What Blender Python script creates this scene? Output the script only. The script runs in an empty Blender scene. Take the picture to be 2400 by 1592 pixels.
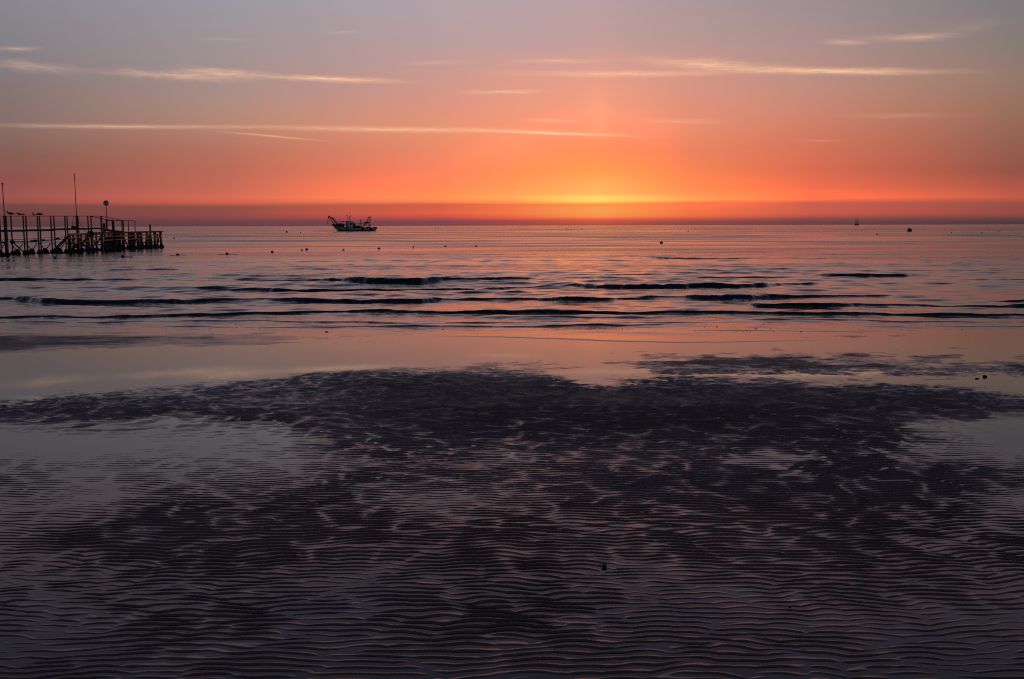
import bpy, math, random
import numpy as np
from mathutils import Vector, Matrix
R = math.radians
rng = np.random.RandomState(7)
random.seed(11)
sc = bpy.context.scene

# ------------------------------------------------------------------ camera
H = 1.75                      # eye height above the water
F = 2333.0                    # focal length in photo pixels (2400 wide) = 35 mm
PITCH = math.atan(267.0 / F)
ROLL = -math.atan(6.0 / 2400.0)
cam_d = bpy.data.cameras.new("camera")
cam_d.sensor_width = 36.0
cam_d.lens = 36.0 * F / 2400.0
cam_d.clip_start = 0.05
cam_d.clip_end = 90000.0
cam = bpy.data.objects.new("camera", cam_d)
sc.collection.objects.link(cam)
Rm = Matrix.Rotation(R(90) - PITCH, 4, 'X') @ Matrix.Rotation(ROLL, 4, 'Z')
cam.matrix_world = Matrix.Translation((0, 0, H)) @ Rm
sc.camera = cam
sc.cycles.max_bounces = 4; sc.cycles.diffuse_bounces = 2; sc.cycles.glossy_bounces = 3
sc.cycles.use_denoising = False      # keep the fine grain of wet sand and water
sc.cycles.filter_width = 1.1
R3 = Rm.to_3x3()

def ray(u, v):
    return R3 @ Vector(((u - 1200.0) / F, -(v - 796.0) / F, -1.0))
def at(u, v, D):
    d = ray(u, v); return Vector((0, 0, H)) + d * (D / d.y)
def ground(u, v, z=0.0):
    d = ray(u, v); return Vector((0, 0, H)) + d * ((z - H) / d.z)
def azel(u, v):
    d = ray(u, v).normalized()
    return math.degrees(math.atan2(d.x, d.y)), math.degrees(math.asin(d.z))
R3n = np.array(R3)
def project_np(x, y, z=0.0):
    p = np.stack([x, y, np.zeros_like(x) + z - H], -1) @ R3n
    return 1200.0 + F * p[..., 0] / -p[..., 2], 796.0 - F * p[..., 1] / -p[..., 2]

# ------------------------------------------------------------------ world
def s2l(c):
    c = (c[0], c[1], c[2]*0.96)
    if c[0] >= 254: c = (285, c[1], c[2])      # red is clipped in the photograph there
    return tuple(((x / 255.0) / 12.92 if x / 255.0 <= 0.04045 else ((x / 255.0 + 0.055) / 1.055) ** 2.4) for x in c)
SUN_AZ = azel(1400, 470)[0]
world = bpy.data.worlds.new("World"); sc.world = world
world.use_nodes = True
world.cycles.sampling_method = 'MANUAL'; world.cycles.sample_map_resolution = 512
wt = world.node_tree; wt.nodes.clear()
class NG:
    """small node-expression helper"""
    def __init__(s, tree): s.t = tree
    def n(s, kind, **kw):
        o = s.t.nodes.new(kind)
        for k, v in kw.items(): setattr(o, k, v)
        return o
    def l(s, a, b): s.t.links.new(a, b)
    def m(s, op, a, b=None, c=None, clamp=False):
        o = s.t.nodes.new('ShaderNodeMath'); o.operation = op; o.use_clamp = clamp
        for i, x in enumerate((a, b, c)):
            if x is None: continue
            if isinstance(x, (int, float)): o.inputs[i].default_value = x
            else: s.t.links.new(x, o.inputs[i])
        return o.outputs[0]
    def mapr(s, v, a, b, c=0.0, d=1.0, kind='LINEAR'):
        o = s.t.nodes.new('ShaderNodeMapRange'); o.interpolation_type = kind; o.clamp = True
        s.t.links.new(v, o.inputs[0])
        for i, x in enumerate((a, b, c, d)): o.inputs[i + 1].default_value = x
        return o.outputs[0]
    def mix(s, f, a, b, blend='MIX'):
        o = s.t.nodes.new('ShaderNodeMix'); o.data_type = 'RGBA'; o.blend_type = blend
        for i, x in ((0, f), (6, a), (7, b)):
            if isinstance(x, (int, float)): o.inputs[i].default_value = x
            elif isinstance(x, tuple): o.inputs[i].default_value = (*x, 1)
            else: s.t.links.new(x, o.inputs[i])
        return o.outputs[2]
    def comb(s, x, y, z=0.0):
        o = s.t.nodes.new('ShaderNodeCombineXYZ')
        for i, q in enumerate((x, y, z)):
            if isinstance(q, (int, float)): o.inputs[i].default_value = q
            else: s.t.links.new(q, o.inputs[i])
        return o.outputs[0]
    def noise(s, vec, scale, detail=3, rough=0.5, dist=0.0):
        o = s.t.nodes.new('ShaderNodeTexNoise')
        o.inputs['Scale'].default_value = scale; o.inputs['Detail'].default_value = detail
        o.inputs['Roughness'].default_value = rough; o.inputs['Distortion'].default_value = dist
        if vec is not None: s.t.links.new(vec, o.inputs['Vector'])
        return o.outputs[0]
g = NG(wt)
tc = g.n('ShaderNodeTexCoord')
sep = g.n('ShaderNodeSeparateXYZ'); g.l(tc.outputs['Generated'], sep.inputs[0])
dx, dy, dz = sep.outputs
AZ = g.m('MULTIPLY', g.m('ARCTAN2', dx, dy), 180 / math.pi)
EL = g.m('MULTIPLY', g.m('ARCSINE', dz), 180 / math.pi)
# faint uneven banding of the air near the horizon
bn = g.noise(g.comb(g.m('MULTIPLY', AZ, 0.012), g.m('MULTIPLY', EL, 1.1)), 1.6, 3, 0.6)
ELw = g.m('ADD', EL, g.m('MULTIPLY', g.m('SUBTRACT', bn, 0.5), g.m('MULTIPLY', g.m('MAXIMUM', EL, 0.0), 0.10)))
EMAX = 60.0
P = g.m('SQRT', g.m('DIVIDE', g.m('MAXIMUM', ELw, 0.0), EMAX), clamp=True)
HI = [(16, (158, 140, 158)), (21, (122, 116, 144)), (28, (88, 96, 128)), (40, (60, 68, 98)), (60, (40, 47, 72))]
STN = {
 30: [(0,(134,132,147)),(100,(128,126,138)),(200,(128,115,122)),(300,(132,108,108)),(360,(130,92,88)),(420,(140,82,80)),(460,(155,84,82)),(474,(150,78,78)),(482,(120,70,80)),(505,(115,66,78)),(520,(95,60,75)),(531,(88,60,75))],
 530: [(0,(150,150,165)),(100,(155,145,155)),(180,(160,140,145)),(250,(170,138,132)),(300,(180,130,118)),(350,(178,112,100)),(400,(185,105,92)),(440,(195,105,92)),(465,(215,105,88)),(476,(205,97,82)),(484,(150,80,82)),(505,(150,75,85)),(520,(115,65,85)),(530,(95,65,80))],
 1030: [(0,(172,160,175)),(100,(180,155,165)),(180,(198,150,148)),(250,(215,145,135)),(300,(225,145,120)),(350,(230,135,110)),(400,(248,130,100)),(440,(255,135,90)),(465,(255,145,90)),(473,(250,130,85)),(480,(215,95,85)),(500,(235,95,80)),(512,(190,75,85)),(519,(130,70,90)),(528,(125,68,88))],
 1400: [(0,(180,155,168)),(100,(188,155,160)),(180,(222,155,145)),(250,(240,155,130)),(300,(255,150,120)),(350,(255,140,95)),(400,(255,155,85)),(430,(255,175,95)),(455,(255,185,105)),(462,(254,215,110)),(470,(255,222,100)),(473,(254,205,110)),(479,(255,150,85)),(492,(255,160,95)),(507,(255,150,90)),(512,(255,110,75)),(517,(215,90,80)),(523,(195,85,78)),(527,(190,75,75))],
 1200: [(0,(178,160,172)),(100,(184,156,164)),(180,(212,153,146)),(300,(240,148,120)),(400,(255,142,92)),(440,(255,152,92)),(466,(255,170,92)),(473,(255,150,88)),(480,(250,118,85)),(500,(255,118,85)),(511,(235,92,78)),(518,(165,75,80)),(527,(155,72,80))],
 1620: [(0,(165,148,160)),(100,(178,148,152)),(180,(205,146,140)),(300,(225,138,115)),(350,(228,128,100)),(400,(240,130,88)),(440,(255,138,85)),(462,(255,155,90)),(469,(255,165,90)),(475,(255,120,80)),(492,(255,118,82)),(505,(250,110,80)),(512,(215,88,80)),(519,(150,75,82)),(526,(140,70,78))],
 1900: [(0,(150,140,152)),(100,(168,140,145)),(200,(185,138,132)),(260,(198,130,118)),(330,(205,115,98)),(400,(215,105,85)),(440,(240,110,82)),(464,(255,120,78)),(470,(245,110,78)),(476,(200,95,85)),(500,(215,90,85)),(512,(150,75,85)),(519,(115,68,82)),(526,(110,65,80))],
 2370: [(0,(120,118,130)),(100,(130,120,122)),(180,(145,118,112)),(260,(148,108,95)),(330,(145,95,85)),(400,(145,82,75)),(440,(175,88,75)),(462,(195,92,75)),(470,(175,85,72)),(477,(150,80,75)),(500,(155,75,80)),(512,(110,65,80)),(519,(85,58,75)),(525,(80,55,70))],
}
def ramp(stops):
    r = g.n('ShaderNodeValToRGB'); g.l(P, r.inputs[0])
    e = r.color_ramp.elements
    stops = sorted((math.sqrt(max(el, 0) / EMAX), c) for el, c in stops)
    e[0].position = stops[0][0]; e[0].color = (*s2l(stops[0][1]), 1)
    e[1].position = stops[-1][0]; e[1].color = (*s2l(stops[-1][1]), 1)
    for p, c in stops[1:-1]:
        q = e.new(p); q.color = (*s2l(c), 1)
    return r.outputs[0]
stations = []
for u, st in sorted(STN.items()):
    k = 1.0 if 500 < u < 2000 else 0.92
    stops = [(azel(u, v)[1], c if v < 479 else (c[0]*.96, c[1], c[2]*.88)) for v, c in st] + [(e_, tuple(x * k for x in c)) for e_, c in HI]
    stations.append((azel(u, 400)[0], ramp(stops)))
back = [(0, (98, 88, 104)), (6, (110, 104, 120)), (18, (94, 96, 114)), (35, (54, 60, 82)), (60, (40, 47, 68))]
stations = [(-75, ramp(back))] + stations + [(75, ramp(back))]
col = stations[0][1]
for (a0, _), (a1, r1) in zip(stations, stations[1:]):
    col = g.mix(g.mapr(AZ, a0, a1, kind='LINEAR'), col, r1)
# thin streaks of cirrus and old contrails, by bearing and height in the sky
wv = g.comb(g.m('MULTIPLY', AZ, 0.5), g.m('MULTIPLY', EL, 1.6))
w1 = g.m('SUBTRACT', g.noise(wv, 1.7, 4, 0.6), 0.5)
fib = g.noise(g.comb(g.m('MULTIPLY', AZ, 0.35), g.m('ADD', g.m('MULTIPLY', EL, 8.0), g.m('MULTIPLY', AZ, 0.25))), 2.2, 6, 0.7, 0.6)
fibm = g.mapr(fib, 0.30, 0.66, 0.25, 1.15)
CL = [(-40,115,118,113,3,.30,.2), (-120,138,270,172,7,.22,.8), (150,160,660,192,5.5,.36,.6), (345,160,690,180,6,.42,1.0), (520,174,1020,193,4.2,.6,.35),
      (-300,288,800,296,3.2,.34,.1), (400,292,1420,305,4.2,.42,.1), (1000,300,1600,322,2.6,.6,.1), (440,301,830,336,1.6,.34,.1),
      (1040,217,1320,213,3,.42,.3), (1060,169,1900,167,4.5,.36,.2), (1420,136,1900,164,8,.40,.7), (1160,143,1460,143,4,.25,.4), (1560,158,2360,167,5,.62,.2),
      (1900,99,2060,100,3.5,.28,.5), (2040,94,2290,79,5,.20,.5), (2150,80,2430,40,9,.05,.6), (1900,90,2300,85,5,.12,.5),
      (1440,283,1760,286,4,.14,.4), (1900,271,2330,270,4,.09,.3), (1840,328,2010,330,2.2,.10,.2), (1190,280,1400,286,3,.22,.3),
      (740,79,860,74,2.5,.12,.3), (440,92,620,92,2.5,.10,.3), (900,150,1150,143,4,.12,.4)]
tot = None
cvec = [g.comb(AZ, g.m('ADD', EL, g.m('MULTIPLY', w1, wb))) for wb in (0.05, 0.22, 0.5)]
for (u1, v1, u2, v2, th, inten, wob) in CL:
    a1, e1 = azel(u1, v1); a2, e2 = azel(u2, v2)
    L = math.hypot(a2 - a1, e2 - e1) / 2
    mp = g.n('ShaderNodeMapping', vector_type='TEXTURE')
    g.l(cvec[0 if wob < 0.2 else (1 if wob < 0.55 else 2)], mp.inputs['Vector'])
    mp.inputs['Location'].default_value = ((a1 + a2) / 2, (e1 + e2) / 2, 0)
    mp.inputs['Rotation'].default_value = (0, 0, math.atan2(e2 - e1, a2 - a1))
    mp.inputs['Scale'].default_value = (L * 1.05, th / 40.0 * 2.5, 1)
    gr = g.n('ShaderNodeTexGradient', gradient_type='QUADRATIC_SPHERE'); g.l(mp.outputs[0], gr.inputs[0])
    tot = g.m('MULTIPLY_ADD', gr.outputs['Fac'], inten * 2.4, tot if tot is not None else 0.0)
tot = g.m('MULTIPLY', tot, fibm, clamp=True)
front = g.mapr(dy, 0.2, 0.4)
tot = g.m('MULTIPLY', tot, front)
azc = g.m('DIVIDE', g.m('SUBTRACT', AZ, SUN_AZ), 26.0)
ccol = g.mix(g.m('EXPONENT', g.m('MULTIPLY', g.m('MULTIPLY', azc, azc), -1.0)), s2l((220, 178, 162)), s2l((253, 200, 165)))
col = g.mix(tot, col, ccol)
# faint light pillar above the hidden sun
pa = g.m('DIVIDE', g.m('SUBTRACT', AZ, SUN_AZ), 0.55); pe = g.m('DIVIDE', g.m('SUBTRACT', EL, azel(1400, 275)[1]), 1.3)
pil = g.m('MULTIPLY', g.m('EXPONENT', g.m('MULTIPLY', g.m('ADD', g.m('MULTIPLY', pa, pa), g.m('MULTIPLY', pe, pe)), -1.0)), 0.16)
col = g.mix(pil, col, s2l((255, 185, 140)))
sky = g.n('ShaderNodeTexSky', sky_type='NISHITA', sun_disc=False)
sky.sun_elevation = R(0.8); sky.sun_rotation = R(SUN_AZ); sky.air_density = 1.5; sky.dust_density = 3.0
bg1 = g.n('ShaderNodeBackground'); g.l(col, bg1.inputs[0]); bg1.inputs[1].default_value = 1.0
bg2 = g.n('ShaderNodeBackground'); g.l(sky.outputs[0], bg2.inputs[0]); bg2.inputs[1].default_value = 0.01
adds = g.n('ShaderNodeAddShader'); g.l(bg1.outputs[0], adds.inputs[0]); g.l(bg2.outputs[0], adds.inputs[1])
wo = g.n('ShaderNodeOutputWorld'); g.l(adds.outputs[0], wo.inputs[0])

# ------------------------------------------------------------------ sun (barely through the horizon haze)
sd = bpy.data.lights.new("sun", 'SUN'); sd.energy = 0.5; sd.angle = R(0.5); sd.color = (1.0, 0.42, 0.2)
so = bpy.data.objects.new("sun", sd); sc.collection.objects.link(so)
SE = R(-1.2)   # the disc itself is still below the sea horizon
dirv = Vector((math.sin(R(SUN_AZ)) * math.cos(SE), math.cos(R(SUN_AZ)) * math.cos(SE), math.sin(SE)))
so.rotation_euler = (-dirv).to_track_quat('-Z', 'Y').to_euler()

sc.view_settings.view_transform = 'Standard'; sc.view_settings.look = 'None'
sc.view_settings.exposure = 0.0; sc.view_settings.gamma = 1.0

# ------------------------------------------------------------------ helpers
COL = sc.collection
def tag(o, label=None, cat=None, group=None, kind=None):
    if label: o['label'] = label
    if cat: o['category'] = cat
    if group: o['group'] = group
    if kind: o['kind'] = kind
    return o
def empty(name, loc, label=None, cat=None, group=None, rz=0.0):
    o = bpy.data.objects.new(name, None); COL.objects.link(o); o.location = loc
    o.rotation_euler = (0, 0, rz); o.empty_display_size = 0.2
    return tag(o, label, cat, group)
def wloc(o):
    v = Vector((0, 0, 0))
    while o is not None:
        v += o.location; o = o.parent
    return v
def mat(name, c, rough=0.6, c2=None, scale=8.0, bump=0.0, metal=0.0, spec=0.5):
    m = bpy.data.materials.new(name); m.use_nodes = True
    q = NG(m.node_tree); b = m.node_tree.nodes['Principled BSDF']
    t = q.n('ShaderNodeTexCoord')
    nz = q.noise(t.outputs['Object'], scale, 4, 0.6)
    c2 = c2 or tuple(x * 0.6 for x in c)
    q.l(q.mix(q.mapr(nz, 0.35, 0.65), c, c2), b.inputs['Base Color'])
    q.l(q.mapr(nz, 0.3, 0.7, max(rough - 0.1, 0.03), min(rough + 0.1, 1)), b.inputs['Roughness'])
    b.inputs['Metallic'].default_value = metal; b.inputs['Specular IOR Level'].default_value = spec
    if bump:
        bp = q.n('ShaderNodeBump'); bp.inputs['Distance'].default_value = bump
        q.l(nz, bp.inputs['Height']); q.l(bp.outputs[0], b.inputs['Normal'])
    return m
class MB:
    def __init__(s): s.v = []; s.f = []
    def quad_box(s, p):   # 8 points: 4 bottom, 4 top
        b = len(s.v); s.v += [Vector(q) for q in p]
        s.f += [(b, b+3, b+2, b+1), (b+4, b+5, b+6, b+7)] + [(b+i, b+(i+1) % 4, b+4+(i+1) % 4, b+4+i) for i in range(4)]
        return s
    def box(s, c, d):
        x, y, z = c; a, b_, e = d[0]/2, d[1]/2, d[2]/2
        return s.quad_box([(x-a,y-b_,z-e),(x+a,y-b_,z-e),(x+a,y+b_,z-e),(x-a,y+b_,z-e),(x-a,y-b_,z+e),(x+a,y-b_,z+e),(x+a,y+b_,z+e),(x-a,y+b_,z+e)])
    def tube(s, pts, rad, n=8, caps=True):
        pts = [Vector(p) for p in pts]; rr = rad if isinstance(rad, (list, tuple)) else [rad] * len(pts)
        b = len(s.v); ref = None
        for i, p in enumerate(pts):
            t = (pts[min(i+1, len(pts)-1)] - pts[max(i-1, 0)]).normalized()
            if ref is None: ref = Vector((0, 0, 1)) if abs(t.z) < 0.9 else Vector((1, 0, 0))
            a = t.cross(ref).normalized(); c = a.cross(t).normalized(); ref = c
            for k in range(n):
                th = 2 * math.pi * k / n
                s.v.append(p + (a * math.cos(th) + c * math.sin(th)) * rr[i])
        for i in range(len(pts) - 1):
            for k in range(n):
                k2 = (k+1) % n
                s.f.append((b+i*n+k, b+i*n+k2, b+(i+1)*n+k2, b+(i+1)*n+k))
        if caps:
            s.f.append(tuple(b + k for k in range(n))[::-1]); s.f.append(tuple(b + (len(pts)-1)*n + k for k in range(n)))
        return s
    def bar(s, p, q, w, h=None):
        p, q = Vector(p), Vector(q); h = h or w; t = (q - p).normalized()
        up = Vector((0, 0, 1)) if abs(t.z) < 0.9 else Vector((0, 1, 0))
        a = t.cross(up).normalized() * w / 2; c = a.cross(t).normalized() * h / 2
        return s.quad_box([p-a-c, p+a-c, p+a+c, p-a+c, q-a-c, q+a-c, q+a+c, q-a+c])
    def blob(s, c, r, seed=0, rough=0.3, n=10, squash=(1, 1, 1)):
        rs = random.Random(seed); b = len(s.v); c = Vector(c); m_ = n // 2 + 1
        ph = [rs.uniform(0, 6.28) for _ in range(6)]
        for i in range(m_ + 1):
            th = math.pi * i / m_
            for k in range(n):
                p_ = 2 * math.pi * k / n
                q = 1 + rough * (0.5 * math.sin(3*p_ + ph[0] + 2*th) + 0.4 * math.sin(2*p_ + ph[1] - 3*th) + 0.35 * math.sin(5*p_ + 4*th + ph[2])) + rough * 0.3 * rs.uniform(-1, 1)
                if i in (0, m_): q = 1
                s.v.append(c + Vector((math.sin(th)*math.cos(p_)*squash[0], math.sin(th)*math.sin(p_)*squash[1], math.cos(th)*squash[2])) * r * q)
        for i in range(m_):
            for k in range(n):
                k2 = (k+1) % n
                s.f.append((b+i*n+k, b+(i+1)*n+k, b+(i+1)*n+k2, b+i*n+k2))
        return s
    def torus(s, c, R_, r, ax='y', n=20, m_=8):
        b = len(s.v); c = Vector(c)
        for i in range(n):
            a = 2 * math.pi * i / n
            for k in range(m_):
                t = 2 * math.pi * k / m_; q = R_ + r * math.cos(t)
                p = (q*math.cos(a), r*math.sin(t), q*math.sin(a)) if ax == 'y' else (q*math.cos(a), q*math.sin(a), r*math.sin(t))
                s.v.append(c + Vector(p))
        for i in range(n):
            for k in range(m_):
                i2, k2 = (i+1) % n, (k+1) % m_
                s.f.append((b+i*m_+k, b+i2*m_+k, b+i2*m_+k2, b+i*m_+k2))
        return s
    def grid(s, rows):
        b = len(s.v); m_ = len(rows[0])
        for r in rows: s.v += [Vector(p) for p in r]
        for i in range(len(rows)-1):
            for k in range(m_-1):
                s.f.append((b+i*m_+k, b+i*m_+k+1, b+(i+1)*m_+k+1, b+(i+1)*m_+k))
        return s
    def build(s, name, m, parent=None, origin=None, smooth=False):
        o0 = wloc(parent) if parent is not None else (Vector(origin) if origin is not None else Vector((0, 0, 0)))
        me = bpy.data.meshes.new(name)
        me.from_pydata([tuple(v - o0) for v in s.v], [], s.f); me.validate(); me.update()
        if smooth: me.polygons.foreach_set('use_smooth', [True] * len(me.polygons))
        me.materials.append(m)
        o = bpy.data.objects.new(name, me); COL.objects.link(o)
        if parent is not None: o.parent = parent
        elif origin is not None: o.location = origin
        return o
def np_mesh(name, X, Y, Z, m, smooth=True):
    nr, nc = X.shape
    co = np.stack([X, Y, Z], -1).reshape(-1, 3).astype(np.float32)
    i = np.arange(nr-1)[:, None] * nc + np.arange(nc-1)[None, :]
    q = np.stack([i, i+1, i+nc+1, i+nc], -1).reshape(-1, 4).astype(np.int32)
    me = bpy.data.meshes.new(name)
    me.vertices.add(len(co)); me.vertices.foreach_set('co', co.ravel())
    me.loops.add(q.size); me.loops.foreach_set('vertex_index', q.ravel())
    me.polygons.add(len(q)); me.polygons.foreach_set('loop_start', np.arange(0, q.size, 4, dtype=np.int32))
    me.polygons.foreach_set('loop_total', np.full(len(q), 4, dtype=np.int32))
    if smooth: me.polygons.foreach_set('use_smooth', np.ones(len(q), dtype=bool))
    me.update(calc_edges=True)
    me.materials.append(m)
    o = bpy.data.objects.new(name, me); COL.objects.link(o)
    return o
def vnoise(x, y, seed=0):
    """smooth lattice noise in 0..1"""
    N = 256; L = np.random.RandomState(seed).rand(N, N)
    xi = np.floor(x).astype(int); yi = np.floor(y).astype(int); fx = x - xi; fy = y - yi
    fx = fx*fx*(3-2*fx); fy = fy*fy*(3-2*fy)
    a = L[yi % N, xi % N]; b = L[yi % N, (xi+1) % N]; c = L[(yi+1) % N, xi % N]; d = L[(yi+1) % N, (xi+1) % N]
    return (a*(1-fx)+b*fx)*(1-fy) + (c*(1-fx)+d*fx)*fy
def fbm(x, y, seed=0, oct=4, g_=0.5):
    s = 0; a = 1; t = 0
    for o in range(oct):
        s = s + a * vnoise(x * 2**o + 17.3*o, y * 2**o + 5.1*o, seed + o); t += a; a *= g_
    return s / t

# ------------------------------------------------------------------ sand
# how far the sand stands above (+) or below (-) the standing water, in ripple heights,
# surveyed across the beach
GV = [700, 745, 775, 790, 805, 820, 835, 850, 865, 880, 895, 910, 930, 950, 970, 990, 1010, 1040, 1075, 1120, 1180, 1240, 1300, 1400, 1500, 1592]
GU = [0, 200, 400, 600, 800, 1000, 1200, 1400, 1600, 1800, 2000, 2200, 2400]
GM = [
 [-9]*13,
 [-4]*13,
 [-1.0,-1.0,-1.1,-1.2,-1.6,-1.8,-1.8,-1.8,-1.8,-1.8,-1.7,-1.7,-1.8],
 [ 1.4, 1.3, 1.0, .6,-.2,-.8,-1.8,-1.8,-1.8,-1.8,-.7,-.3,-1.6],
 [ 2.0, 1.7, .7, .5,-.2,-1.2,-1.8,-1.8,-1.6,-1.6,-1.6,-1.8,-1.8],
 [ 1.6,-.2,-1.4,-1.6,-1.8,-1.8,-1.8,-1.6,-1.0,-.6,-.9,-1.6,-1.8],
 [-1.4,-1.8,-1.8,-1.8,-1.8,-1.8,-1.6,-1.1,-.1, .8, .6, .1,-.6],
 [-1.8,-1.8,-1.8,-1.8,-1.6,-1.3,-.1,-.8, 1.0, 1.5, 1.2, .8, .4],
 [-1.8,-1.8,-1.8,-1.5,-.9, .1, .6,-.8, 1.0, 1.0, .6, .9, .6],
 [-1.8,-1.8,-1.5,-1.0, .6, 1.0, 1.0,-.6, .2,-.2,-.1, .1, .0],
 [-1.8,-1.6,-.8, .3, 1.0, 1.4, 1.4,-.3, .6, .8,-.6,-.7,-.8],
 [-1.6,-1.1,-.1, .5, 1.1, 1.5, 1.5, .8, 1.2, 1.3, .9, .1,-.9],
 [-1.0, .0, .5, .6, 1.1, 1.6, 1.6, 1.5, 1.5, 1.5, 1.5, 1.2, .0],
 [-.2, .7, .8, .5, 1.0, 1.5, 1.6, 1.5, 1.5, 1.5, 1.4, 1.2, .5],
 [ .5, .8, .3, .5, .9, 1.3, 1.5, 1.5, 1.5, 1.4, 1.2, .6, -.1],
 [ .3, .2,-.3,-.2, .8, 1.1, 1.3, 1.3, 1.4, 1.4, 1.2,-.4,-.7],
 [-.4,-.3,-.5,-.4, .6, .9, 1.1, 1.1, 1.2, 1.2, 1.0,-.2,-.6],
 [-.6,-.7,-.5,-.4, .4, .5, .3, .8, .9, .6, .8, .0,-.7],
 [-.4,-.7,-.4,-.3, .1, .3,-.1, .6, .7,-.3, .5,-.2,-.4],
 [-.3,-.6,-.1,-.0, .2, .3, .2, .5, .6, .4, .5, .3, .2],
 [-.3,-.6, .3, .3, .3,-.3, .1, .3, .3, .5, .6, .0,-.8],
 [-.4, .1, .6, .4, .4, .0, .3,-.1, .2, .3, .3, .0,-.4],
 [-.2, .1, .3, .4, .1, .1, .3,-.1, .0, .2, .2, .1, .0],
 [-.1, .1, .2, .2,-.2, .0, .2, .1,-.3,-.1, .0,-.1,-.1],
 [-.3,-.1, .1, .1,-.3,-.2, .1,-.1,-.1, .0,-.1,-.2,-.2],
 [-.3,-.1, .0,-.1,-.4,-.4,-.2,-.2,-.2,-.1,-.2,-.3,-.3]]
GM = np.array(GM, float)
def macro(x, y):
    u, v = project_np(x, y)
    u = np.clip(u, 0, 2400) / 200.0; vi = np.interp(np.clip(v, 700, 1592), GV, np.arange(len(GV)))
    ui = np.clip(np.floor(u).astype(int), 0, 11); vj = np.clip(np.floor(vi).astype(int), 0, len(GV)-2)
    fu = u - ui; fv = vi - vj; fu = fu*fu*(3-2*fu)
    return (GM[vj, ui]*(1-fu)+GM[vj, ui+1]*fu)*(1-fv) + (GM[vj+1, ui]*(1-fu)+GM[vj+1, ui+1]*fu)*fv
# ripple field: noise filtered to a narrow band of wave numbers gives crests that fork and end
LAM = 0.056
def ripple_tile():
    nx, ny, dxx, dyy = 2048, 2048, 0.01, 0.005
    W = np.fft.fft2(rng.randn(ny, nx))
    kx = 2*np.pi*np.fft.fftfreq(nx, dxx)[None, :]; ky = 2*np.pi*np.fft.fftfreq(ny, dyy)[:, None]
    k0 = 2*np.pi/LAM
    G = np.exp(-((ky-k0)/15.0)**2/2 - (kx/14.5)**2/2)
    f = np.fft.ifft2(W*G); f /= np.sqrt((np.abs(f)**2).mean())
    return f, dxx, dyy
RT, RDX, RDY = ripple_tile()
def ripple(x, y):
    # crests bow away from the viewer between junctions; junctions drift from one row to the next
    nf = np.clip((9.5-y)/4, 0.35, 1)
    q1 = x/0.47 + 0.9*vnoise(x/1.1, y/0.8, 31) + 2.6*vnoise(x/4.0, y/0.42, 32); p1 = q1 - np.floor(q1)
    q2 = x/0.21 + 0.9*vnoise(x/0.6, y/0.5, 36) + 2.6*vnoise(x/2.0, y/0.23, 37); p2 = q2 - np.floor(q2)
    k1 = 0.3 + 1.3*vnoise(x/0.8, y/0.35, 38); k2 = 0.2 + 1.4*vnoise(x/0.5, y/0.3, 39)
    yy = y - nf*(0.026*k1*(np.sin(np.pi*p1)-0.64) + 0.012*k2*(np.sin(np.pi*p2)-0.64)) + nf*0.05*(vnoise(x/0.38, y/0.5, 35)-0.5) + 0.16*(vnoise(x/1.9, y/2.3, 33)-0.5)
    d1 = np.minimum(p1, 1-p1)*0.47; d2 = np.minimum(p2, 1-p2)*0.21
    pit = np.exp(-(d1/0.022)**2)*np.clip(3*vnoise(x/0.16, y/0.075, 40)-1.75, 0, 1) + 0.9*np.exp(-(d2/0.018)**2)*np.clip(3*vnoise(x/0.13, y/0.07, 42)-1.95, 0, 1)
    a = (x/RDX) % 2048; b = (yy/RDY) % 2048
    ai = a.astype(int) % 2048; bi = b.astype(int) % 2048; fa = a-np.floor(a); fb = b-np.floor(b); a2 = (ai+1) % 2048; b2 = (bi+1) % 2048
    z = (RT[bi, ai]*(1-fa)+RT[bi, a2]*fa)*(1-fb) + (RT[b2, ai]*(1-fa)+RT[b2, a2]*fa)*fb
    p = (np.angle(z)/(2*np.pi)) % 1.0
    c = 0.26
    h = np.where(p < c, np.sin(np.pi/2*np.clip(p/c, 0, 1))**2, 0.5*np.cos(np.pi/2*np.clip((p-c)/(1-c), 0, 1)**0.85)**2 + 0.5*(1-np.clip((p-c)/(1-c), 0, 1)))
    am = np.clip(np.abs(z)*1.15, 0.0, 1.0)**0.6
    h = h**0.92
    return (2*h-1)*am - 0.40*(1-am) - (1.0 + 1.3*np.clip((y-5.5)/2, 0, 1))*pit, am
A = 0.0036
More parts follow.
